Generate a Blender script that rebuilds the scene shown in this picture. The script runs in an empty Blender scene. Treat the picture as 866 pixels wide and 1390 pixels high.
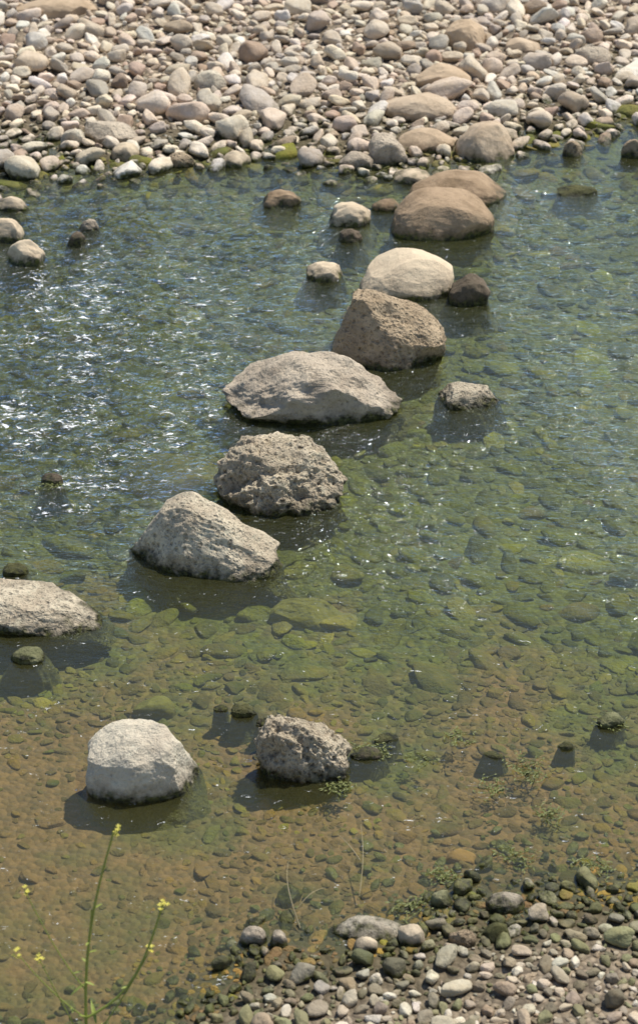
import bpy, bmesh, math, random
import numpy as np
from mathutils import Vector, noise, Matrix, Euler

random.seed(7)
RNG = np.random.default_rng(11)
S = bpy.context.scene

# ------------------------------------------------------------ helpers
def link(o, parent=None):
    S.collection.objects.link(o)
    if parent: o.parent = parent
    return o

def sstep(a, b, x):
    t = np.clip((np.asarray(x, float) - a) / (b - a), 0, 1)
    return t * t * (3 - 2 * t)

def make_sines(seed, n, lo, hi):
    r = np.random.default_rng(seed)
    ang = r.uniform(0, 2 * np.pi, n); wl = np.exp(r.uniform(np.log(lo), np.log(hi), n))
    k = 2 * np.pi / wl
    return np.cos(ang) * k, np.sin(ang) * k, r.uniform(0, 2 * np.pi, n)
def sines(x, y, P):
    s = 0
    for kx, ky, ph in zip(*P):
        s = s + np.sin(kx * x + ky * y + ph)
    return s / math.sqrt(len(P[0]))

N_BED = make_sines(3, 14, .25, 1.6)
N_BIG = make_sines(5, 10, .8, 3.0)

def far_edge(x):
    return np.interp(x, [-6, -2.5, -1, -.3, .3, 1, 1.6, 2.2, 4, 8],
                     [11.6, 11.75, 11.8, 11.98, 11.8, 11.95, 12.35, 12.8, 13.2, 13.4])
def near_edge(x):
    return np.interp(x, [-6, -3, -1.2, -.6, -.36, -.2, .3, .45, .75, 1.1, 2, 6],
                     [4.4, 4.5, 4.62, 4.72, 4.98, 5.22, 5.34, 5.48, 5.52, 5.54, 5.7, 5.8])
def terrain(x, y):
    x = np.asarray(x, float); y = np.asarray(y, float)
    df = far_edge(x) - y + .06 * sines(x, y, N_BIG); dn = y - near_edge(x) + .03 * sines(x, y, N_BIG)
    w = np.where(x < -.8, 2.0, 1.3)
    sf = sstep(-.1, 1, df / w) * .85 + .15 * np.clip(df / .25, 0, 1)
    sn = .7 * np.clip(dn / 2.6, 0, 1) + .3 * np.clip(dn / .5, 0, 1)
    z = -.145 * np.minimum(sf, sn)
    bank_f = np.clip(-df, 0, None); bank_n = np.clip(-dn, 0, None)
    z = z + np.minimum(.035 * bank_f, .35 + .004 * bank_f) + np.minimum(.10 * bank_n, .30 + .01 * bank_n)
    return z + .008 * sines(x, y, N_BED)

# ------------------------------------------------------------ node helpers
class NT:
    def __init__(s, mat):
        s.nt = mat.node_tree; s.n = s.nt.nodes; s.l = s.nt.links
    def node(s, t, **kw):
        n = s.n.new(t)
        for k, v in kw.items(): setattr(n, k, v)
        return n
    def put(s, sock, v):
        if isinstance(v, bpy.types.NodeSocket): s.l.new(v, sock)
        else: sock.default_value = v
    def noise(s, vec, scale, detail=6, rough=.6, dist=0.):
        n = s.node('ShaderNodeTexNoise'); s.l.new(vec, n.inputs['Vector'])
        n.inputs['Scale'].default_value = scale; n.inputs['Detail'].default_value = detail
        n.inputs['Roughness'].default_value = rough; n.inputs['Distortion'].default_value = dist
        return n.outputs['Fac']
    def voro(s, vec, scale, feature='F1', out='Distance'):
        n = s.node('ShaderNodeTexVoronoi', feature=feature); s.l.new(vec, n.inputs['Vector'])
        n.inputs['Scale'].default_value = scale
        return n.outputs[out]
    def ramp(s, fac, a, b, lo=0., hi=1.):
        n = s.node('ShaderNodeMapRange', clamp=True); s.put(n.inputs[0], fac)
        for i, v in enumerate((a, b, lo, hi)): n.inputs[i + 1].default_value = v
        return n.outputs[0]
    def math(s, op, a, b=0.):
        n = s.node('ShaderNodeMath', operation=op); s.put(n.inputs[0], a); s.put(n.inputs[1], b)
        return n.outputs[0]
    def mix(s, fac, a, b, mode='MIX'):
        n = s.node('ShaderNodeMix', data_type='RGBA', blend_type=mode)
        s.put(n.inputs[0], fac)
        s.put(n.inputs[6], a if isinstance(a, bpy.types.NodeSocket) else (*a, 1))
        s.put(n.inputs[7], b if isinstance(b, bpy.types.NodeSocket) else (*b, 1))
        return n.outputs[2]
    def bump(s, h, strength, dist, normal=None):
        n = s.node('ShaderNodeBump'); s.put(n.inputs['Height'], h)
        n.inputs['Strength'].default_value = strength; n.inputs['Distance'].default_value = dist
        if normal: s.l.new(normal, n.inputs['Normal'])
        return n.outputs[0]

def new_mat(name):
    m = bpy.data.materials.new(name); m.use_nodes = True
    t = NT(m); b = t.n['Principled BSDF']
    return m, t, b

def attr(t, name, kind='GEOMETRY', out='Color'):
    n = t.node('ShaderNodeAttribute', attribute_type=kind, attribute_name=name)
    return n.outputs[out]

def wet_ground(t, pos, sep):
    """silt in the slack near shore, olive algae mud in the current"""
    n1 = t.noise(pos, 2.2, 6, .6); n2 = t.noise(pos, 22, 6, .7)
    yy = t.math('ADD', sep.outputs['Y'], t.ramp(n1, .3, .7, -.9, .9))
    yy = t.math('ADD', yy, t.ramp(sep.outputs['X'], -1., 1., -.2, .3))
    silt = t.mix(t.ramp(n2, .35, .65), (.31, .185, .085), (.20, .125, .06))
    silt = t.mix(t.ramp(n1, .50, .62, 0, .65), silt, (.13, .13, .042))
    olive = t.mix(t.ramp(n2, .35, .65), (.185, .195, .04), (.09, .105, .03))
    return t.mix(t.ramp(yy, 6.25, 7.5), silt, olive), n1, n2

def stone_material(name, light=(.5, .44, .35), dark=(.33, .28, .22), instanced=False,
                   algae_top=.03, pits=0., under=False, blotch=.5, smooth=False):
    m, t, b = new_mat(name)
    geo = t.node('ShaderNodeNewGeometry'); pos = geo.outputs['Position']
    sep = t.node('ShaderNodeSeparateXYZ'); t.l.new(pos, sep.inputs[0])
    if instanced:
        base = attr(t, 'col', 'INSTANCER')
        rnd = attr(t, 'rnd', 'INSTANCER', 'Vector')
        add = t.node('ShaderNodeVectorMath', operation='ADD'); t.l.new(pos, add.inputs[0]); t.l.new(rnd, add.inputs[1])
        pos2 = add.outputs[0]
        n1 = t.noise(pos2, 14, 5, .65); n2 = t.noise(pos2, 70, 4, .7)
        c = t.mix(t.ramp(n1, .38, .7), base, t.mix(1., base, (.84, .79, .72), 'MULTIPLY'))
        c = t.mix(t.ramp(n2, .52, .68, 0, .4), c, t.mix(1., base, (1.2, 1.18, 1.15), 'MULTIPLY'))
        c = t.mix(t.ramp(n2, .42, .30, 0, .5), c, t.mix(1., base, (.5, .46, .42), 'MULTIPLY'))
        if under:
            gcol, g1, g2 = wet_ground(t, pos, sep)
            c = t.mix(t.ramp(t.noise(pos, 5, 4, .65), .38, .60, .12, .82), c, gcol)
            ng_ = t.noise(pos, 2.6, 4, .6)
            c = t.mix(t.ramp(ng_, .5, .64, 0, .75), c, t.mix(1., c, (1.6, 1.55, .7), 'MULTIPLY'))
            c = t.mix(t.ramp(ng_, .46, .34, 0, .6), c, t.mix(1., c, (.55, .63, .5), 'MULTIPLY'))
    else:
        pos2 = pos
        n1 = t.noise(pos, 5, 7, .65, .3); n2 = t.noise(pos, 32, 8, .72); n3 = t.noise(pos, 120, 4, .7)
        c = t.mix(t.ramp(n1, .44, .66), light, dark)
        g = tuple(x * .62 for x in dark)
        c = t.mix(t.ramp(n2, .55, .68, 0, blotch), c, g)
        c = t.mix(t.ramp(n2, .46, .32, 0, .5), c, tuple(min(.78, x * 1.15) for x in light))
        c = t.mix(t.ramp(n3, .60, .72, 0, .5), c, tuple(x * .45 for x in dark))
    nz = t.noise(pos2, 18, 4, .6)
    zz = t.math('SUBTRACT', sep.outputs['Z'], t.ramp(nz, .3, .7, -.02, .04))
    al = t.ramp(zz, algae_top, algae_top * .2 - .010)
    gn = t.ramp(t.noise(pos2, 45, 3, .6), .42, .64)
    gcol = t.mix(gn, (.028, .027, .012), (.11, .11, .028))
    gdeep = t.mix(gn, (.12, .12, .04), (.20, .19, .06))     # growth on the submerged flanks
    gcol = t.mix(t.ramp(sep.outputs['Z'], -.004, -.035), gcol, gdeep)
    if under:
        al = t.math('MULTIPLY', al, .0)
    else:
        damp = t.ramp(zz, algae_top + .035, algae_top, 0, .5)
        if not instanced: c = t.mix(damp, c, tuple(x * .45 for x in dark))
    c = t.mix(al, c, gcol)
    ro = t.ramp(al, 0, 1, .85, .35)
    t.l.new(ro, b.inputs['Roughness'])
    b.inputs['Specular IOR Level'].default_value = .3
    if instanced:
        h = t.math('ADD', n1, t.math('MULTIPLY', n2, .35))
        nb = t.bump(h, .7 if not under else 1., .025)
    else:
        h = t.math('ADD', t.math('MULTIPLY', n2, 1.), t.math('MULTIPLY', n3, .35))
        nb = t.bump(h, .85 if not smooth else .5, .024 if not smooth else .015)
        if pits > 0:
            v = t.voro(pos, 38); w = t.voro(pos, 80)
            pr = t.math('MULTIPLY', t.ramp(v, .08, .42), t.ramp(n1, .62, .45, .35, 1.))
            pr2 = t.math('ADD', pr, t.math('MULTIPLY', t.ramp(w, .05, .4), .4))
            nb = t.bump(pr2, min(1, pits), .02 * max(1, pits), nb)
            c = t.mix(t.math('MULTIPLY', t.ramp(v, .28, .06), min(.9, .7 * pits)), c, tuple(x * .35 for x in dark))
    t.l.new(c, b.inputs['Base Color'])
    t.l.new(nb, b.inputs['Normal'])
    return m

# ------------------------------------------------------------ ground sheet
def graded(fine_lo, fine_hi, step, coarse):
    f = list(np.arange(fine_lo, fine_hi + 1e-6, step))
    return np.array([fine_lo - c for c in reversed(coarse)] + f + [fine_hi + c for c in coarse])

def grid_mesh(name, xs, ys, zf):
    X, Y = np.meshgrid(xs, ys); Z = zf(X, Y)
    nx, ny = len(xs), len(ys)
    v = np.stack([X, Y, Z], -1).reshape(-1, 3)
    i = np.arange(nx * ny).reshape(ny, nx)
    q = np.stack([i[:-1, :-1], i[:-1, 1:], i[1:, 1:], i[1:, :-1]], -1).reshape(-1, 4)
    me = bpy.data.meshes.new(name)
    me.vertices.add(len(v)); me.vertices.foreach_set('co', v.ravel().astype(np.float32))
    me.loops.add(q.size); me.loops.foreach_set('vertex_index', q.ravel().astype(np.int32))
    me.polygons.add(len(q)); me.polygons.foreach_set('loop_start', np.arange(0, q.size, 4, dtype=np.int32))
    me.polygons.foreach_set('use_smooth', np.ones(len(q), bool))
    me.update(calc_edges=True); me.validate()
    return me, v

coarse = [.3, .8, 1.6, 3, 6, 12, 25, 60, 150, 400]
gme, gv = grid_mesh('riverbed_ground', graded(-4, 4, .04, coarse), graded(3.5, 18, .04, coarse), terrain)
ground = link(bpy.data.objects.new('riverbed_ground', gme))
m, t, b = new_mat('silt_and_gravel')
geo = t.node('ShaderNodeNewGeometry'); pos = geo.outputs['Position']
sep = t.node('ShaderNodeSeparateXYZ'); t.l.new(pos, sep.inputs[0])
cell = t.voro(pos, 40); ccol = t.voro(pos, 40, out='Color')
sepc = t.node('ShaderNodeSeparateColor'); t.l.new(ccol, sepc.inputs[0])
wet, n1, n2 = wet_ground(t, pos, sep)
wet = t.mix(t.ramp(sepc.outputs[0], .4, 1., 0, .4), wet, (.07, .065, .03))
wet = t.mix(t.ramp(sep.outputs['Z'], -.03, -.01), wet, (.10, .08, .04))
dry = t.mix(sepc.outputs[0], (.38, .30, .21), (.20, .16, .11))
dry = t.mix(t.ramp(cell, .35, .7, 0, .7), dry, (.08, .06, .04))
c = t.mix(t.ramp(sep.outputs['Z'], .005, .04), wet, dry)
t.l.new(c, b.inputs['Base Color']); b.inputs['Roughness'].default_value = .9
h = t.math('SUBTRACT', n2, cell)
t.l.new(t.bump(h, .7, .02), b.inputs['Normal'])
gme.materials.append(m)

# ------------------------------------------------------------ stone shapes
def ico_verts(sub):
    bm = bmesh.new(); bmesh.ops.create_icosphere(bm, subdivisions=sub, radius=1)
    return bm

def fnoise(p, seed):
    return noise.noise(p + Vector((seed * 7.31, seed * 3.17, seed * 1.93)))

def pebble_shape(i, sub=3):
    r = random.Random(100 + i)
    bm = ico_verts(sub)
    cuts = []
    for _ in range(r.randint(5, 10)):
        n = Vector((r.gauss(0, 1), r.gauss(0, 1), r.gauss(0, 1))).normalized()
        cuts.append((n, r.uniform(.55, .85)))
    cuts.append((Vector((r.uniform(-.2, .2), r.uniform(-.2, .2), 1)).normalized(), r.uniform(.6, .85)))
    for v in bm.verts:
        p = v.co.copy()
        for n, d in cuts:
            k = p.dot(n) - d
            if k > 0: p -= n * k * .85
        p *= 1.04 + .20 * fnoise(p * 1.2, i + 1) + .07 * fnoise(p * 3.1, i + 9)
        v.co = p
    me = bpy.data.meshes.new('river_pebble'); bm.to_mesh(me); bm.free()
    me.polygons.foreach_set('use_smooth', np.ones(len(me.polygons), bool))
    return bpy.data.objects.new('river_pebble', me)

NV = 30
def shape_collection(name, mat):
    col = bpy.data.collections.new(name)
    for i in range(NV):
        o = pebble_shape(i); o.data.materials.append(mat); col.objects.link(o)
    return col

# ------------------------------------------------------------ scattering
class Hash:
    def __init__(s, cell=.12): s.c = cell; s.d = {}
    def ok(s, x, y, r, ov):
        ci, cj = int(x // s.c), int(y // s.c); k = int((r + .15) // s.c) + 1
        for i in range(ci - k, ci + k + 1):
            for j in range(cj - k, cj + k + 1):
                for (a, b_, q) in s.d.get((i, j), ()):
                    if (a - x) ** 2 + (b_ - y) ** 2 < ((q + r) * ov) ** 2: return False
        return True
    def add(s, x, y, r): s.d.setdefault((int(x // s.c), int(y // s.c)), []).append((x, y, r))

def instancer(name, P, R, Sc, C, coll):
    n = len(P)
    me = bpy.data.meshes.new(name); me.vertices.add(n)
    me.vertices.foreach_set('co', np.asarray(P, np.float32).ravel())
    for nm, ty, dat, key in (('rot', 'FLOAT_VECTOR', R, 'vector'), ('scl', 'FLOAT_VECTOR', Sc, 'vector'),
                             ('rnd', 'FLOAT_VECTOR', RNG.uniform(-40, 40, (n, 3)), 'vector'),
                             ('col', 'FLOAT_COLOR', np.hstack([C, np.ones((n, 1))]), 'color')):
        a = me.attributes.new(nm, ty, 'POINT'); a.data.foreach_set(key, np.asarray(dat, np.float32).ravel())
    a = me.attributes.new('idx', 'INT', 'POINT'); a.data.foreach_set('value', RNG.integers(0, NV, n).astype(np.int32))
    o = link(bpy.data.objects.new(name, me))
    ng = bpy.data.node_groups.new(name + '_nodes', 'GeometryNodeTree')
    ng.interface.new_socket('Geometry', in_out='INPUT', socket_type='NodeSocketGeometry')
    ng.interface.new_socket('Geometry', in_out='OUTPUT', socket_type='NodeSocketGeometry')
    N, L = ng.nodes, ng.links
    gi = N.new('NodeGroupInput'); go = N.new('NodeGroupOutput')
    iop = N.new('GeometryNodeInstanceOnPoints'); ci = N.new('GeometryNodeCollectionInfo')
    ci.inputs['Collection'].default_value = coll
    ci.inputs['Separate Children'].default_value = True; ci.inputs['Reset Children'].default_value = True
    def na(nm, ty):
        q = N.new('GeometryNodeInputNamedAttribute'); q.data_type = ty; q.inputs['Name'].default_value = nm
        return [s for s in q.outputs if s.enabled and s.name == 'Attribute'][0]
    e2r = N.new('FunctionNodeEulerToRotation')
    L.new(na('rot', 'FLOAT_VECTOR'), e2r.inputs[0]); L.new(e2r.outputs[0], iop.inputs['Rotation'])
    L.new(na('scl', 'FLOAT_VECTOR'), iop.inputs['Scale'])
    iop.inputs['Pick Instance'].default_value = True
    L.new(na('idx', 'INT'), iop.inputs['Instance Index'])
    L.new(ci.outputs[0], iop.inputs['Instance']); L.new(gi.outputs[0], iop.inputs['Points'])
    L.new(iop.outputs[0], go.inputs[0])
    md = o.modifiers.new('scatter', 'NODES'); md.node_group = ng
    return o

def scatter(rect, classes, maskf, h, avoid):
    out = []
    x0, x1, y0, y1 = rect
    for (rlo, rhi, tries, ov, lift) in classes:
        xs = RNG.uniform(x0, x1, tries); ys = RNG.uniform(y0, y1, tries)
        rr = rlo + (rhi - rlo) * RNG.uniform(0, 1, tries) ** 1.7
        mk = maskf(xs, ys) > RNG.uniform(0, 1, tries)
        for x, y, r, k in zip(xs, ys, rr, mk):
            if not k: continue
            if any(((x - ax) / (aa + r * .5)) ** 2 + ((y - ay) / (ab + r * .5)) ** 2 < 1 for ax, ay, aa, ab in avoid): continue
            if h.ok(x, y, r, ov):
                h.add(x, y, r); out.append((x, y, r, lift))
    return np.array(out)

# ------------------------------------------------------------ individual rocks
SM = [(-1, .75), (-.1, 1), (.4, .95), (1, .65)]
DOME = [(-1, .85), (0, 1), (1, .85)]
ROCKS = [
 ('stepping_stone', -.619, 6.186, .215, .150, .225, .15, [(-1, .8), (-.2, 1), (.3, .97), (1, .7)], .78, .6, 'white'),
 ('stepping_stone', -.067, 6.261, .158, .120, .180, -.2, [(-1, .9), (-.3, .98), (.3, 1), (1, .6)], .7, 1.8, 'pit'),
 ('stepping_stone', -1.16, 7.211, .300, .150, .09, -.05, [(-1, .9), (0, 1), (.6, .95), (1, .5)], .6, .8, 'lime'),
 ('stepping_stone', -.447, 7.660, .290, .190, .225, -.12, [(-1, .45), (-.6, .9), (-.25, 1.05), (.1, .9), (.6, .6), (1, .4)], .7, 1., 'lime'),
 ('stepping_stone', -.151, 8.140, .262, .185, .215, 0., [(-1, .8), (-.5, 1), (.3, .97), (.7, .9), (1, .7)], .62, 1.6, 'pit'),
 ('stepping_stone', -.031, 8.966, .375, .225, .215, .05, [(-1, .5), (-.65, .82), (-.25, 1), (.5, .99), (.8, .9), (1, .55)], .55, 1.3, 'grey'),
 ('stepping_stone', .303, 9.475, .278, .190, .275, -.1, [(-1, 1.0), (-.3, 1.03), (.3, .9), (.7, .75), (1, .55)], .5, 1., 'tan'),
 ('stepping_stone', .449, 10.207, .245, .180, .170, .1, [(-1, .7), (-.2, 1), (.5, .97), (1, .8)], .7, .35, 'cream'),
 ('river_rock', .747, 10.049, .102, .075, .115, 0., DOME, .7, 1., 'dark'),
 ('stepping_stone', .655, 10.948, .280, .185, .185, 0., [(-1, .8), (-.2, 1), (.3, 1), (1, .8)], .75, .4, 'brown'),
 ('stepping_stone', .765, 11.40, .270, .185, .11, -.1, [(-1, .8), (-.2, 1), (.3, .95), (1, .6)], .75, .4, 'brown'),
 ('river_rock', .165, 11.026, .112, .080, .095, 0., DOME, .75, 1., 'cream'),
 ('river_rock', .167, 10.781, .062, .045, .055, 0., DOME, .75, 1., 'dark'),
 ('river_rock', .691, 8.990, .140, .096, .075, .1, [(-1, .7), (-.3, 1), (.6, .9), (1, .5)], .65, .9, 'lime'),
 ('river_rock', .028, 10.331, .095, .066, .065, 0., DOME, .75, 1., 'cream'),
 ('river_rock', -.207, 11.27, .107, .075, .065, 0., DOME, .75, .8, 'brown'),
 ('river_rock', -1.51, 10.52, .095, .065, .105, 0., DOME, .7, 1., 'cream'),
 ('river_rock', -1.65, 10.81, .105, .065, .105, 0., DOME, .7, 1., 'cream'),
 ('river_rock', -1.27, 10.73, .050, .035, .06, 0., DOME, .8, 1., 'dark'),
 ('river_rock', -1.22, 10.92, .058, .040, .050, 0., DOME, .8, 1., 'grey'),
 ('river_rock', -1.66, 11.2, .085, .05, .06, 0., DOME, .8, .6, 'cream'),
 ('boulder', .958, 11.99, .172, .13, .185, .1, SM, .75, .5, 'tan2'),
 ('boulder', .626, 12.09, .173, .12, .09, 0., DOME, .75, .3, 'brown2'),
 ('boulder', .60, 12.6, .218, .15, .11, 0., DOME, .75, .4, 'tan2'),
 ('boulder', .39, 11.87, .11, .09, .15, .2, [(-1, 1), (0, .95), (1, .5)], .65, .6, 'grey'),
 ('boulder', .93, 13.70, .142, .10, .17, 0., [(-1, .7), (.2, 1), (1, .8)], .7, .7, 'brown2'),
 ('boulder', .77, 13.05, .17, .12, .11, 0., [(-1, .8), (-.2, 1), (1, .6)], .7, .5, 'brown2'),
 ('boulder', -1.22, 12.18, .165, .10, .105, -.3, [(-1, 1), (0, .9), (1, .55)], .65, .5, 'grey'),
 ('boulder', -.666, 12.98, .098, .07, .10, 0., DOME, .75, .3, 'white'),
 ('boulder', -1.72, 14.3, .28, .16, .09, 0., DOME, .75, .4, 'brown2'),
 ('boulder', -1.41, 12.12, .08, .055, .085, 0., DOME, .8, .3, 'white'),
 ('boulder', 1.29, 13.65, .12, .085, .06, 0., DOME, .8, .3, 'tan2'),
 ('river_rock', 1.42, 11.42, .112, .06, .03, 0., DOME, .8, .3, 'moss'),
 ('river_rock', 1.45, 11.98, .06, .04, .08, 0., DOME, .8, .3, 'tan'),
 ('river_rock', 1.80, 11.961, .07, .044, .094, 0., DOME, .8, .3, 'tan'),
 ('boulder', 1.72, 13.46, .117, .082, .091, 0., DOME, .8, .3, 'grey'),
 ('river_rock', .521, 11.602, .123, .086, .05, 0., DOME, .8, .5, 'cream'),
 ('river_rock', .216, 11.803, .104, .073, .08, 0., DOME, .8, .3, 'grey'),
 ('river_rock', .368, 11.202, .080, .056, .05, 0., DOME, .8, .5, 'brown'),
 ('river_rock', -.472, 11.832, .083, .058, .07, 0., DOME, .8, .5, 'cream'),
 ('river_rock', -.791, 11.827, .077, .054, .07, 0., DOME, .8, .5, 'tan'),
 ('river_rock', -1.104, 11.92, .084, .059, .08, 0., DOME, .8, .5, 'cream'),
 ('river_rock', -1.224, 7.524, .052, .036, .030, 0., DOME, .75, 1.2, 'moss'),
 ('river_rock', -1.099, 6.916, .065, .045, .035, 0., DOME, .75, 1.2, 'mosslight'),
 ('river_rock', -.275, 6.564, .046, .032, .030, 0., DOME, .75, 1.3, 'moss'),
 ('river_rock', -.36, 6.59, .026, .018, .010, 0., DOME, .8, 1.3, 'moss'),
 ('river_rock', -.20, 6.50, .032, .02, .018, 0., DOME, .8, 1.3, 'dark'),
 ('river_rock', .171, 6.315, .060, .032, .020, .1, DOME, .7, 1., 'dark'),
 ('river_rock', 1.054, 6.503, .046, .035, .038, .3, DOME, .75, 1.3, 'mosslight'),
 ('river_rock', .883, 6.361, .028, .020, .018, 0., DOME, .8, 1.3, 'moss'),
 ('river_rock', -1.147, 8.249, .046, .032, .032, 0., DOME, .8, 1.3, 'dark'),
 ('river_rock', .62, 6.31, .038, .018, .010, -.4, DOME, .8, 1.2, 'moss'),
 ('river_rock', .24, 6.41, .042, .026, .010, .3, DOME, .8, 1.2, 'moss'),
 ('submerged_rock', -.057, 7.38, .155, .100, -.055, 0., DOME, .8, .3, 'under'),
 ('submerged_rock', -.616, 8.45, .270, .15, -.025, 0., DOME, .8, .4, 'under'),
 ('submerged_rock', .476, 5.783, .053, .037, -.008, -.5, DOME, .7, .4, 'orange'),
 ('submerged_rock', -.613, 6.715, .075, .047, -.04, 0., DOME, .8, .4, 'under'),
 ('shore_rock', .157, 5.385, .110, .05, .040, -.08, DOME, .7, .5, 'white'),
 ('shore_rock', .290, 5.336, .045, .035, .070, .2, DOME, .7, .5, 'cream'),
 ('shore_rock', .601, 5.506, .064, .042, .045, .1, DOME, .8, .4, 'white'),
 ('shore_rock', -.206, 5.345, .042, .03, .05, 0., DOME, .75, .4, 'grey'),
 ('shore_rock', -.129, 5.324, .031, .025, .050, 0., DOME, .75, .4, 'grey'),
 ('shore_rock', .151, 5.30, .041, .029, .045, 0., DOME, .75, .4, 'cream'),
 ('shore_rock', .453, 5.319, .043, .032, .045, 0., DOME, .75, .4, 'tan'),
 ('shore_rock', .565, 5.348, .047, .033, .055, 0., DOME, .75, .4, 'moss'),
 ('shore_rock', .399, 5.524, .036, .025, .043, 0., DOME, .75, .4, 'mosslight'),
]
MATS = {
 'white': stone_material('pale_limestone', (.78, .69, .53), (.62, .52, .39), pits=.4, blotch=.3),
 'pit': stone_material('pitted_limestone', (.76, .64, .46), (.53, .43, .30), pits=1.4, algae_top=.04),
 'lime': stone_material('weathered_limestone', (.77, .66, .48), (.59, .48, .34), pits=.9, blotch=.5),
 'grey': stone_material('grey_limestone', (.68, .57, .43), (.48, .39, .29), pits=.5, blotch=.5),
 'tan': stone_material('tan_stone', (.60, .46, .30), (.39, .285, .18), pits=.9),
 'cream': stone_material('cream_stone', (.70, .57, .40), (.57, .45, .31), smooth=True, blotch=.2),
 'tan2': stone_material('tan_sandstone', (.60, .47, .33), (.44, .33, .22), smooth=True, blotch=.35),
 'brown': stone_material('brown_sandstone', (.42, .30, .19), (.26, .18, .105), smooth=True, blotch=.5),
 'brown2': stone_material('dry_sandstone', (.56, .42, .28), (.42, .31, .20), smooth=True, blotch=.35),
 'dark': stone_material('dark_wet_stone', (.21, .16, .11), (.11, .09, .06), algae_top=.03),
 'moss': stone_material('mossy_stone', (.17, .16, .06), (.08, .08, .03), algae_top=.015),
 'mosslight': stone_material('mossy_light_stone', (.36, .34, .19), (.20, .21, .09), algae_top=.025),
 'under': stone_material('algae_stone', (.24, .22, .06), (.16, .15, .045), under=True, smooth=True),
 'orange': stone_material('ochre_stone', (.42, .24, .09), (.32, .19, .07), under=True, smooth=True),
}
def np_interp(x, px, py):
    if x <= px[0]: return py[0]
    for i in range(1, len(px)):
        if x <= px[i]:
            q = (x - px[i - 1]) / (px[i] - px[i - 1]); q = q * q * (3 - 2 * q) * .5 + q * .5
            return py[i - 1] + (py[i] - py[i - 1]) * q
    return py[-1]

def build_rock(idx, name, x, y, a, b, h, yaw, prof, box, rough, key):
    big = a > .13
    bm = ico_verts(7 if a > .2 else (6 if big else 5))
    r = random.Random(idx * 13 + 5)
    cuts = []
    craggy = key in ('pit', 'lime', 'grey', 'tan') and big
    for _ in range(13 if craggy else 9):
        n = Vector((r.gauss(0, 1), r.gauss(0, 1), r.gauss(0, .8))).normalized()
        cuts.append((n, r.uniform(.76, .96)))
    px = [p[0] for p in prof]; py = [p[1] for p in prof]
    zg = float(terrain(x, y)); base = max(zg, 0.)
    wet = zg < 0
    low = max(.10, -zg + .05) if wet else max(.05, h * .45)
    if wet: low *= 1.25
    cy, sy = math.cos(yaw), math.sin(yaw)
    seed = idx * 1.7 + 2
    under = h < 0
    pit = key == 'pit'
    kfl = .12 if big else 1.0
    ck = .92 if craggy else .8
    for v in bm.verts:
        p = v.co.copy()
        for i in range(3):
            p[i] = math.copysign(abs(p[i]) ** box, p[i])
        for n, d in cuts:
            k = p.dot(n) - d
            if k > 0: p -= n * k * ck
        f = 1 + .11 * fnoise(p * 1.1, seed) + .055 * rough * fnoise(p * 2.6, seed + 3)
        if craggy: f += .03
        if big:
            rd = 1 - abs(fnoise(p * 2.1, seed + 5)) * 2
            f += .055 * rough * rd - .022
            f += .028 * rough * fnoise(p * 6.5, seed + 8) + .015 * rough * fnoise(p * 15, seed + 11) + .009 * rough * fnoise(p * 31, seed + 14)
            if pit:
                c = fnoise(p * 3.6, seed + 20)
                f -= .28 * max(0, c - .12)
                c = fnoise(p * 11, seed + 23)
                f -= .15 * max(0, c - .12)
        else:
            f += .02 + .09 * rough * fnoise(p * 2.2, seed + 30) + .04 * rough * fnoise(p * 6, seed + 8)
        p *= f
        zs = np_interp(p.x, px, py)
        fl = 1.
        if under:
            top = -zg + h
            z = zg + p.z * top if p.z > 0 else zg + p.z * .05
        elif p.z > 0: z = base + p.z * h * zs * 1.04
        else:
            z = base + p.z * low
            if wet:      # flanks spread down into the bed instead of undercutting
                tt = min(.95, -p.z)
                fl = (1 + kfl * tt) / max(.45, math.sqrt(1 - tt * tt))
        lx, ly = p.x * a * fl, p.y * b * fl
        v.co = Vector((lx * cy - ly * sy, lx * sy + ly * cy, z))
    me = bpy.data.meshes.new(name); bm.to_mesh(me); bm.free()
    me.polygons.foreach_set('use_smooth', np.ones(len(me.polygons), bool))
    me.materials.append(MATS[key])
    o = link(bpy.data.objects.new(name, me)); o.location = (x, y, 0)
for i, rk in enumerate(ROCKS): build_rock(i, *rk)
AV = [(r[1], r[2], r[3], r[4]) for r in ROCKS]

# ------------------------------------------------------------ far gravel bank
def pick(pal, n, jit=.12):
    pal = np.array(pal); c = pal[RNG.integers(0, len(pal), n)]
    c = c * RNG.uniform(1 - jit * 2, 1 + jit, (n, 1)) * RNG.uniform(1 - jit * .25, 1 + jit * .25, (n, 3))
    return c
def layout(o, flat=(.5, .8), sink=.1, tilt=.25):
    n = len(o); r = o[:, 2]
    sx = r * RNG.uniform(.95, 1.45, n); sy = r * RNG.uniform(.65, .95, n); sz = r * RNG.uniform(*flat, n)
    z = terrain(o[:, 0], o[:, 1]) + sz * sink + o[:, 3]
    rot = np.stack([RNG.normal(0, tilt, n), RNG.normal(0, tilt, n), RNG.uniform(0, 6.28, n)], -1)
    return np.stack([o[:, 0], o[:, 1], z], -1), rot, np.stack([sx, sy, sz], -1)

mat_dry = stone_material('dry_river_stones', instanced=True, algae_top=.035)
mat_wet = stone_material('submerged_cobbles_algae', instanced=True, under=True)
col_dry = shape_collection('dry_pebble_shapes', mat_dry); col_wet = shape_collection('wet_pebble_shapes', mat_wet)

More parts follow.
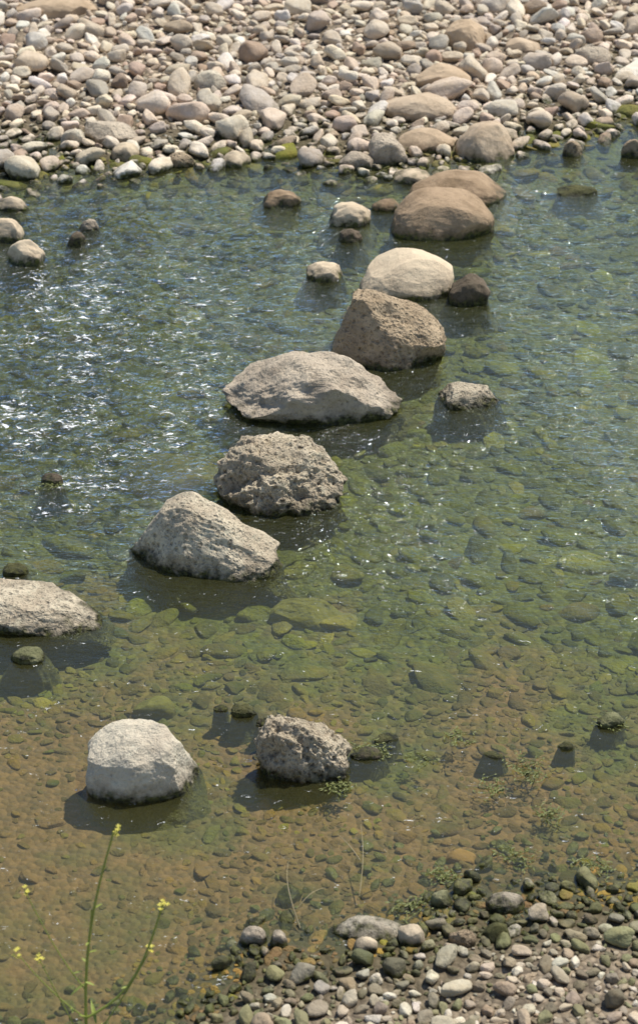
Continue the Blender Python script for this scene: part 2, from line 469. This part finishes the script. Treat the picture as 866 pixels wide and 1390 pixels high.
def m_far(x, y):
    d = y - far_edge(x) + .1 * sines(x, y, N_BIG)
    left = sstep(-.6, -1.6, x) * .22 * (y > 10.4)
    return np.maximum(sstep(-.45, .12, d), np.where(d > -1.6, left * sstep(-1.6, -.2, d), 0))
hsh = Hash()
far = scatter((-4.0, 4.0, 10.2, 17.0),
              [(.07, .12, 420, .95, .018), (.042, .07, 9000, .86, .013), (.026, .042, 22000, .8, .004), (.014, .026, 26000, .72, -.004)],
              m_far, hsh, AV)
P, R, Sc = layout(far, (.45, .85), .3, .32)
DRY = [(.74, .63, .48), (.72, .60, .45), (.65, .53, .40), (.77, .68, .54), (.78, .72, .62), (.50, .44, .36), (.50, .38, .28), (.75, .63, .50), (.67, .58, .47), (.76, .65, .51)]
C = pick(DRY, len(far))
instancer('gravel_bank', P, R, Sc, C, col_dry)

# ------------------------------------------------------------ near gravel shore
def m_near(x, y):
    d = near_edge(x) - y + .05 * sines(x, y, N_BIG)
    return np.maximum(sstep(-.12, .06, d), .30 * sstep(-.6, 0, d))
hs2 = Hash(.06)
near = scatter((-2.4, 2.6, 4.0, 6.2),
               [(.028, .046, 800, .95, .010), (.017, .028, 10000, .85, .004), (.008, .017, 24000, .78, 0)],
               m_near, hs2, AV)
P, R, Sc = layout(near, (.5, .85), .35, .3)
C = pick([(.60, .52, .39), (.50, .42, .31), (.33, .28, .21), (.72, .65, .53), (.24, .205, .14), (.44, .34, .24), (.30, .29, .16)], len(near))
gw = (sstep(-.40, .06, near[:, 1] - near_edge(near[:, 0])) * .9)[:, None] * (RNG.uniform(0, 1, (len(near), 1)) < .85)
C = C * (1 - gw) + pick([(.10, .115, .035), (.2, .20, .07), (.06, .065, .03)], len(near)) * gw
instancer('gravel_shore', P, R, Sc, C, col_dry)

# ------------------------------------------------------------ submerged cobbles
def m_bed(x, y):
    inside = (y < far_edge(x) + .1) & (y > near_edge(x) - .05)
    silt = sstep(7.0, 6.3, y) * np.clip(.42 + .6 * sines(x, y, N_BIG) * .5 - x * .65, 0, .9)
    return inside * (1 - silt)
hs3 = Hash(.09)
bed = scatter((-3.4, 3.4, 4.9, 13.0),
              [(.07, .10, 420, .95, .0), (.038, .07, 11000, .9, .0), (.022, .038, 22000, .84, -.002)],
              m_bed, hs3, [])
bedn = scatter((-2.0, 2.4, 4.6, 7.3),
              [(.028, .042, 900, .95, .0), (.015, .028, 12000, .86, .0), (.008, .015, 16000, .82, 0.)],
              m_bed, Hash(.05), [])
kp = RNG.uniform(0, 1, len(bed)) < sstep(6.3, 7.6, bed[:, 1])
kn = RNG.uniform(0, 1, len(bedn)) < sstep(7.4, 6.8, bedn[:, 1])
bed = np.vstack([bed[kp], bedn[kn]])
P, R, Sc = layout(bed, (.25, .55), .06, .18)
n = len(bed)
mid = pick([(.16, .18, .04), (.22, .22, .045), (.12, .135, .04), (.27, .25, .07), (.09, .095, .035), (.17, .13, .06), (.075, .08, .03)], n, .22)
nr = pick([(.15, .155, .045), (.22, .17, .065), (.11, .11, .04), (.24, .16, .07), (.15, .17, .045), (.075, .075, .035), (.18, .12, .055)], n, .25)
w = sstep(5.8, 7.4, bed[:, 1])[:, None]
C = mid * w + nr * (1 - w)
fe = sstep(1.2, .2, far_edge(bed[:, 0]) - bed[:, 1])[:, None] * .7
C = C * (1 - fe) + pick([(.26, .19, .08), (.18, .15, .06), (.32, .23, .11)], n) * fe
instancer('riverbed_cobbles', P, R, Sc, C, col_wet)

# ------------------------------------------------------------ water
W1 = make_sines(21, 26, .09, .34)
W2 = make_sines(22, 24, .04, .11)
W3 = make_sines(29, 8, .5, 1.4)
def ripple_amt(x, y):
    patch = .78 + .3 * np.clip(sines(x, y * .8, W3), -1, 1.4)
    left = sstep(.35, -.9, x + .12 * (y - 9)) * sstep(7.6, 8.6, y) * sstep(11.7, 10.8, y) * patch
    midr = .50 * sstep(6.6, 8.0, y) * sstep(12.3, 11.2, y) * patch
    return np.clip(.12 + midr + 1.35 * left, 0, 1.8)
def foam_glint_amt(x, y):
    f = .50 * sstep(.3, -.8, x + .12 * (y - 9)) * sstep(7.9, 8.6, y) * sstep(11.2, 10.4, y) * (.8 + .35 * np.clip(sines(x * 1.6, y * 1.4, W3), -1, 1))  # sparse white specks over the rippled water, painted in for sun sparkle
    for cx, cy, rx, ry, s in ((-.76, 8.57, .13, .10, .55), (-.92, 8.22, .20, .10, .55), (-1.30, 8.75, .18, .2, .3),
                              (-.95, 9.9, .3, .2, .12), (-1.1, 8.0, .2, .08, .55), (.1, 10.28, .16, .04, .4), (-.6, 9.3, .2, .15, .2)):
        f = f + s * np.exp(-((x - cx) / rx) ** 2 - ((y - cy) / ry) ** 2)
    return np.clip(f, 0, 1)
def water_z(x, y):
    a = ripple_amt(x, y)
    u = x * .75 + y * .35; v = y * 1.0 - x * .25
    return a * (.0036 * sines(u, v, W1) + .0025 * sines(u, v, W2)) + foam_glint_amt(x, y) * .005 * sines(x, y, W2)
wx = graded(-3.4, 3.4, .016, coarse[:8]); wy = np.arange(4.0, 14.6, .018)
wme, wv = grid_mesh('river_water', wx, wy, water_z)
for nm, fn in (('ripple', ripple_amt), ('foam_glint', foam_glint_amt)):
    a = wme.attributes.new(nm, 'FLOAT', 'POINT'); a.data.foreach_set('value', fn(wv[:, 0], wv[:, 1]).astype(np.float32))
water = link(bpy.data.objects.new('river_water', wme))
m = bpy.data.materials.new('clear_water'); m.use_nodes = True; t = NT(m); t.n.remove(t.n['Principled BSDF'])
out = t.n['Material Output']
geo = t.node('ShaderNodeNewGeometry'); pos = geo.outputs['Position']
mp = t.node('ShaderNodeMapping'); t.l.new(pos, mp.inputs[0]); mp.inputs['Rotation'].default_value = (0, 0, .35); mp.inputs['Scale'].default_value = (.7, 1.25, 1)
rip = attr(t, 'ripple', out='Fac'); foam_glint = attr(t, 'foam_glint', out='Fac')
w1 = t.noise(mp.outputs[0], 9, 3, .55, .4); w2 = t.noise(mp.outputs[0], 38, 3, .6, .3)
hgt = t.math('MULTIPLY', t.math('ADD', t.math('MULTIPLY', w1, 1.), t.math('MULTIPLY', w2, .5)), rip)
nb = t.bump(hgt, 1., .040)
fr = t.node('ShaderNodeFresnel'); fr.inputs['IOR'].default_value = 1.45; t.l.new(nb, fr.inputs['Normal'])
gl = t.node('ShaderNodeBsdfGlossy'); gl.inputs['Roughness'].default_value = .07; t.l.new(nb, gl.inputs['Normal'])
gl.inputs['Color'].default_value = (.78, .90, 1, 1)
tr = t.node('ShaderNodeBsdfTransparent'); tr.inputs['Color'].default_value = (.91, .955, .83, 1)
# diffuse haze for turbid water, painted in to lift the darkest underwater shadows
tb = t.node('ShaderNodeBsdfDiffuse'); tb.inputs['Color'].default_value = (.20, .20, .08, 1)
mt = t.node('ShaderNodeMixShader'); mt.inputs[0].default_value = .11
t.l.new(tr.outputs[0], mt.inputs[1]); t.l.new(tb.outputs[0], mt.inputs[2])
mx = t.node('ShaderNodeMixShader'); t.l.new(t.math('MINIMUM', t.math('MULTIPLY', fr.outputs[0], 1.3), 1.), mx.inputs[0])
t.l.new(mt.outputs[0], mx.inputs[1]); t.l.new(gl.outputs[0], mx.inputs[2])
fo = t.node('ShaderNodeBsdfDiffuse'); fo.inputs['Color'].default_value = (.88, .9, .9, 1)  # white diffuse: froth, and sun glints painted on the riffle
mpf = t.node('ShaderNodeMapping'); t.l.new(pos, mpf.inputs[0]); mpf.inputs['Rotation'].default_value = (0, 0, -.5); mpf.inputs['Scale'].default_value = (.6, 1.3, 1)
fn = t.noise(mpf.outputs[0], 40, 6, .75, .8)
# crest-shaped break-up: froth and painted glints sit on wave crests only
cr = t.ramp(w1, .42, .60, -.03, .03)
fn = t.math('ADD', fn, cr)
thr = t.ramp(foam_glint, 0., 1., .655, .51)
ff = t.ramp(t.math('SUBTRACT', fn, thr), 0., .05, 0., .95)
mx2 = t.node('ShaderNodeMixShader'); t.l.new(ff, mx2.inputs[0]); t.l.new(mx.outputs[0], mx2.inputs[1]); t.l.new(fo.outputs[0], mx2.inputs[2])
t.l.new(mx2.outputs[0], out.inputs['Surface'])
wme.materials.append(m)

# ------------------------------------------------------------ plants
def simple_mat(name, col, rough=.6, var=.3):
    m, t, b = new_mat(name)
    geo = t.node('ShaderNodeNewGeometry')
    n = t.noise(geo.outputs['Position'], 60, 3)
    t.l.new(t.mix(n, tuple(c * (1 - var) for c in col), tuple(c * (1 + var) for c in col)), b.inputs['Base Color'])
    b.inputs['Roughness'].default_value = rough
    return m
def tube(bm, pts, r0, r1, mi=0, seg=6):
    rings = []
    pts = [Vector(p) for p in pts]
    for i, p in enumerate(pts):
        d = (pts[min(i + 1, len(pts) - 1)] - pts[max(i - 1, 0)]).normalized()
        s = d.cross(Vector((.3, 1, .1))).normalized(); u = s.cross(d)
        r = r0 + (r1 - r0) * i / (len(pts) - 1)
        rings.append([bm.verts.new(p + (s * math.cos(q) + u * math.sin(q)) * r) for q in [2 * math.pi * k / seg for k in range(seg)]])
    for a_, b_ in zip(rings, rings[1:]):
        for k in range(seg):
            f = bm.faces.new((a_[k], a_[(k + 1) % seg], b_[(k + 1) % seg], b_[k])); f.material_index = mi
def curve_pts(a, b, bow, n=9):
    a, b, bow = Vector(a), Vector(b), Vector(bow)
    return [a.lerp(b, i / n) + bow * math.sin(math.pi * i / n) for i in range(n + 1)]
def leaf(bm, p, d, L, W, mi):
    d = Vector(d).normalized(); s = d.cross(Vector((0, 0, 1))).normalized()
    p = Vector(p); prev = None
    for i in range(6):
        q = i / 5; c = p + d * L * q + Vector((0, 0, -.25 * L * q * q)); w_ = W * math.sin(math.pi * min(.97, q * .9 + .08))
        cur = (bm.verts.new(c - s * w_), bm.verts.new(c + Vector((0, 0, -w_ * .3))), bm.verts.new(c + s * w_))
        if prev:
            for j in (0, 1):
                f = bm.faces.new((prev[j], prev[j + 1], cur[j + 1], cur[j])); f.material_index = mi
        prev = cur
def flower(bm, p, r, mi, rnd):
    for k in range(4):
        q = k * math.pi / 2 + rnd.uniform(-.3, .3)
        d = Vector((math.cos(q), math.sin(q), .25)); s = Vector((-math.sin(q), math.cos(q), 0))
        p = Vector(p)
        vs = [bm.verts.new(p), bm.verts.new(p + d * r * .6 - s * r * .38), bm.verts.new(p + d * r), bm.verts.new(p + d * r * .6 + s * r * .38)]
        f = bm.faces.new(vs); f.material_index = mi
m_stem = simple_mat('green_stem', (.26, .31, .06)); m_yel = simple_mat('yellow_petals', (.60, .54, .08), .5, .1)
rnd = random.Random(4)
bm = bmesh.new()
base = Vector((-.68, 4.76, 0.0))
def stem(a, b_, bow, r0, r1, head=True, leaves=3):
    pts = curve_pts(a, b_, bow); tube(bm, pts, r0, r1, 0)
    for i in range(leaves):
        p = pts[2 + i * 2]; q = rnd.uniform(0, 6.28)
        leaf(bm, p, (math.cos(q), math.sin(q), .6), rnd.uniform(.02, .045), .0035, 0)
    if head:
        for k in range(rnd.randint(4, 6)):
            o = Vector((rnd.gauss(0, .006), rnd.gauss(0, .006), rnd.uniform(-.012, .012)))
            flower(bm, pts[-1] + o, rnd.uniform(.006, .009), 1, rnd)
    return pts
mn = stem(base, (-.565, 4.80, .89), (-.035, 0, .03), .0055, .0030)
s2 = stem(mn[2], (-.44, 4.79, .63), (.02, 0, -.07), .0045, .003, leaves=2)
s3 = stem(mn[3], (-.82, 4.76, .71), (.0, 0, -.03), .0022, .0013, leaves=1)
s4 = stem(mn[2], (-.85, 4.73, .50), (0, 0, -.02), .0022, .0013, leaves=1)
s5 = stem(mn[1], (-.48, 4.78, .47), (0, 0, -.02), .0026, .0015, leaves=1)
s6 = stem(mn[4], (-.64, 4.78, .62), (0, 0, -.01), .0030, .0022, head=False, leaves=2)
s7 = stem(mn[1], (-.79, 4.73, .48), (0, 0, -.01), .0022, .0013, leaves=1)
for i in range(9):
    q = rnd.uniform(0, 6.28)
    leaf(bm, base + Vector((rnd.uniform(-.04, .04), rnd.uniform(-.03, .03), rnd.uniform(.0, .35))), (math.cos(q), math.sin(q), 1.2), rnd.uniform(.04, .09), .006, 0)
me = bpy.data.meshes.new('mustard_plant'); bm.to_mesh(me); bm.free(); me.materials.append(m_stem); me.materials.append(m_yel)
link(bpy.data.objects.new('mustard_plant', me))

m_weed = simple_mat('water_weed_green', (.14, .155, .04)); m_twig = simple_mat('dry_twig', (.26, .21, .11))
def weed(x, y, n, spread, ht, seed):
    r = random.Random(seed); bm = bmesh.new()
    for i in range(n * 2):
        q = r.uniform(0, 6.28); L = r.uniform(.3, 1)
        e = (x + math.cos(q) * spread * L * 1.3, y + math.sin(q) * spread * L, r.uniform(.0, ht))
        a_ = (x + r.gauss(0, spread * .4), y + r.gauss(0, spread * .3), r.uniform(-.02, .004))
        pts = curve_pts(a_, e, (r.gauss(0, .018), r.gauss(0, .018), r.uniform(.0, .008)))
        tube(bm, pts, .0020, .0008, 0, 4)
        for p in pts[1::2]:
            q = r.uniform(0, 6.28); leaf(bm, p, (math.cos(q), math.sin(q), .2), r.uniform(.008, .02), .0026, 0)
    me = bpy.data.meshes.new('water_weed'); bm.to_mesh(me); bm.free(); me.materials.append(m_weed)
    link(bpy.data.objects.new('water_weed', me))
for a_ in ((.74, 6.22, 10, .09, .03), (.60, 6.12, 6, .08, .015), (.79, 5.97, 7, .04, .02), (.20, 6.34, 8, .07, .012), (1.05, 6.50, 5, .05, .015),
           (.50, 6.42, 5, .06, .008), (.42, 5.66, 9, .07, .010), (.30, 5.50, 8, .07, .010), (.07, 6.12, 10, .04, .02), (.9, 5.70, 7, .08, .010),
           (.36, 6.28, 5, .05, .008), (.66, 5.75, 6, .08, .008), (-1.15, 8.2, 5, .05, .01)):
    weed(*a_, seed=int(a_[0] * 100) + 300)
def twig(pts_list):
    bm = bmesh.new()
    for a_, b_, bow in pts_list: tube(bm, curve_pts(a_, b_, bow), .0022, .0010, 0, 5)
    me = bpy.data.meshes.new('twig'); bm.to_mesh(me); bm.free(); me.materials.append(m_twig)
    link(bpy.data.objects.new('twig', me))
twig([((.13, 5.55, -.01), (.14, 5.85, .06), (.01, 0, .02)), ((.135, 5.7, .03), (.06, 5.8, .06), (0, 0, .01)), ((.13, 5.55, 0), (.24, 5.52, .05), (0, 0, .02))])
twig([((-.06, 5.40, .0), (-.10, 5.66, .06), (-.02, 0, .03)), ((-.07, 5.46, .03), (.02, 5.55, .04), (0, 0, .02))])

# ------------------------------------------------------------ light, sky, camera
AZ, EL = math.radians(52), math.radians(62)
sd = Vector((math.sin(AZ) * math.cos(EL), math.cos(AZ) * math.cos(EL), math.sin(EL)))
sun = bpy.data.lights.new('sun', 'SUN'); sun.energy = 5.0; sun.angle = math.radians(.5); sun.color = (1, .95, .85)
so = link(bpy.data.objects.new('sun', sun)); so.rotation_euler = sd.to_track_quat('Z', 'Y').to_euler(); so.location = (0, 0, 20)
wd = bpy.data.worlds.new('World'); S.world = wd; wd.use_nodes = True
nt = wd.node_tree; sky = nt.nodes.new('ShaderNodeTexSky'); sky.sky_type = 'NISHITA'; sky.sun_disc = False
sky.sun_elevation = EL; sky.sun_rotation = AZ; sky.dust_density = .4; sky.ozone_density = 1.6
nt.links.new(sky.outputs[0], nt.nodes['Background'].inputs[0]); nt.nodes['Background'].inputs[1].default_value = .11

cam = bpy.data.cameras.new('camera'); co = link(bpy.data.objects.new('camera', cam))
cam.sensor_fit = 'VERTICAL'; cam.sensor_height = 36; cam.lens = 18 / math.tan(math.radians(13)); cam.clip_end = 2000
co.location = (0, 0, 4.8); co.rotation_euler = (math.radians(90 - 31), 0, 0)
cam.dof.use_dof = True; cam.dof.focus_distance = 9.0; cam.dof.aperture_fstop = 4.0
S.camera = co
S.view_settings.view_transform = 'Standard'; S.view_settings.look = 'None'; S.view_settings.exposure = 0
print('counts', len(far), len(near), len(bed))
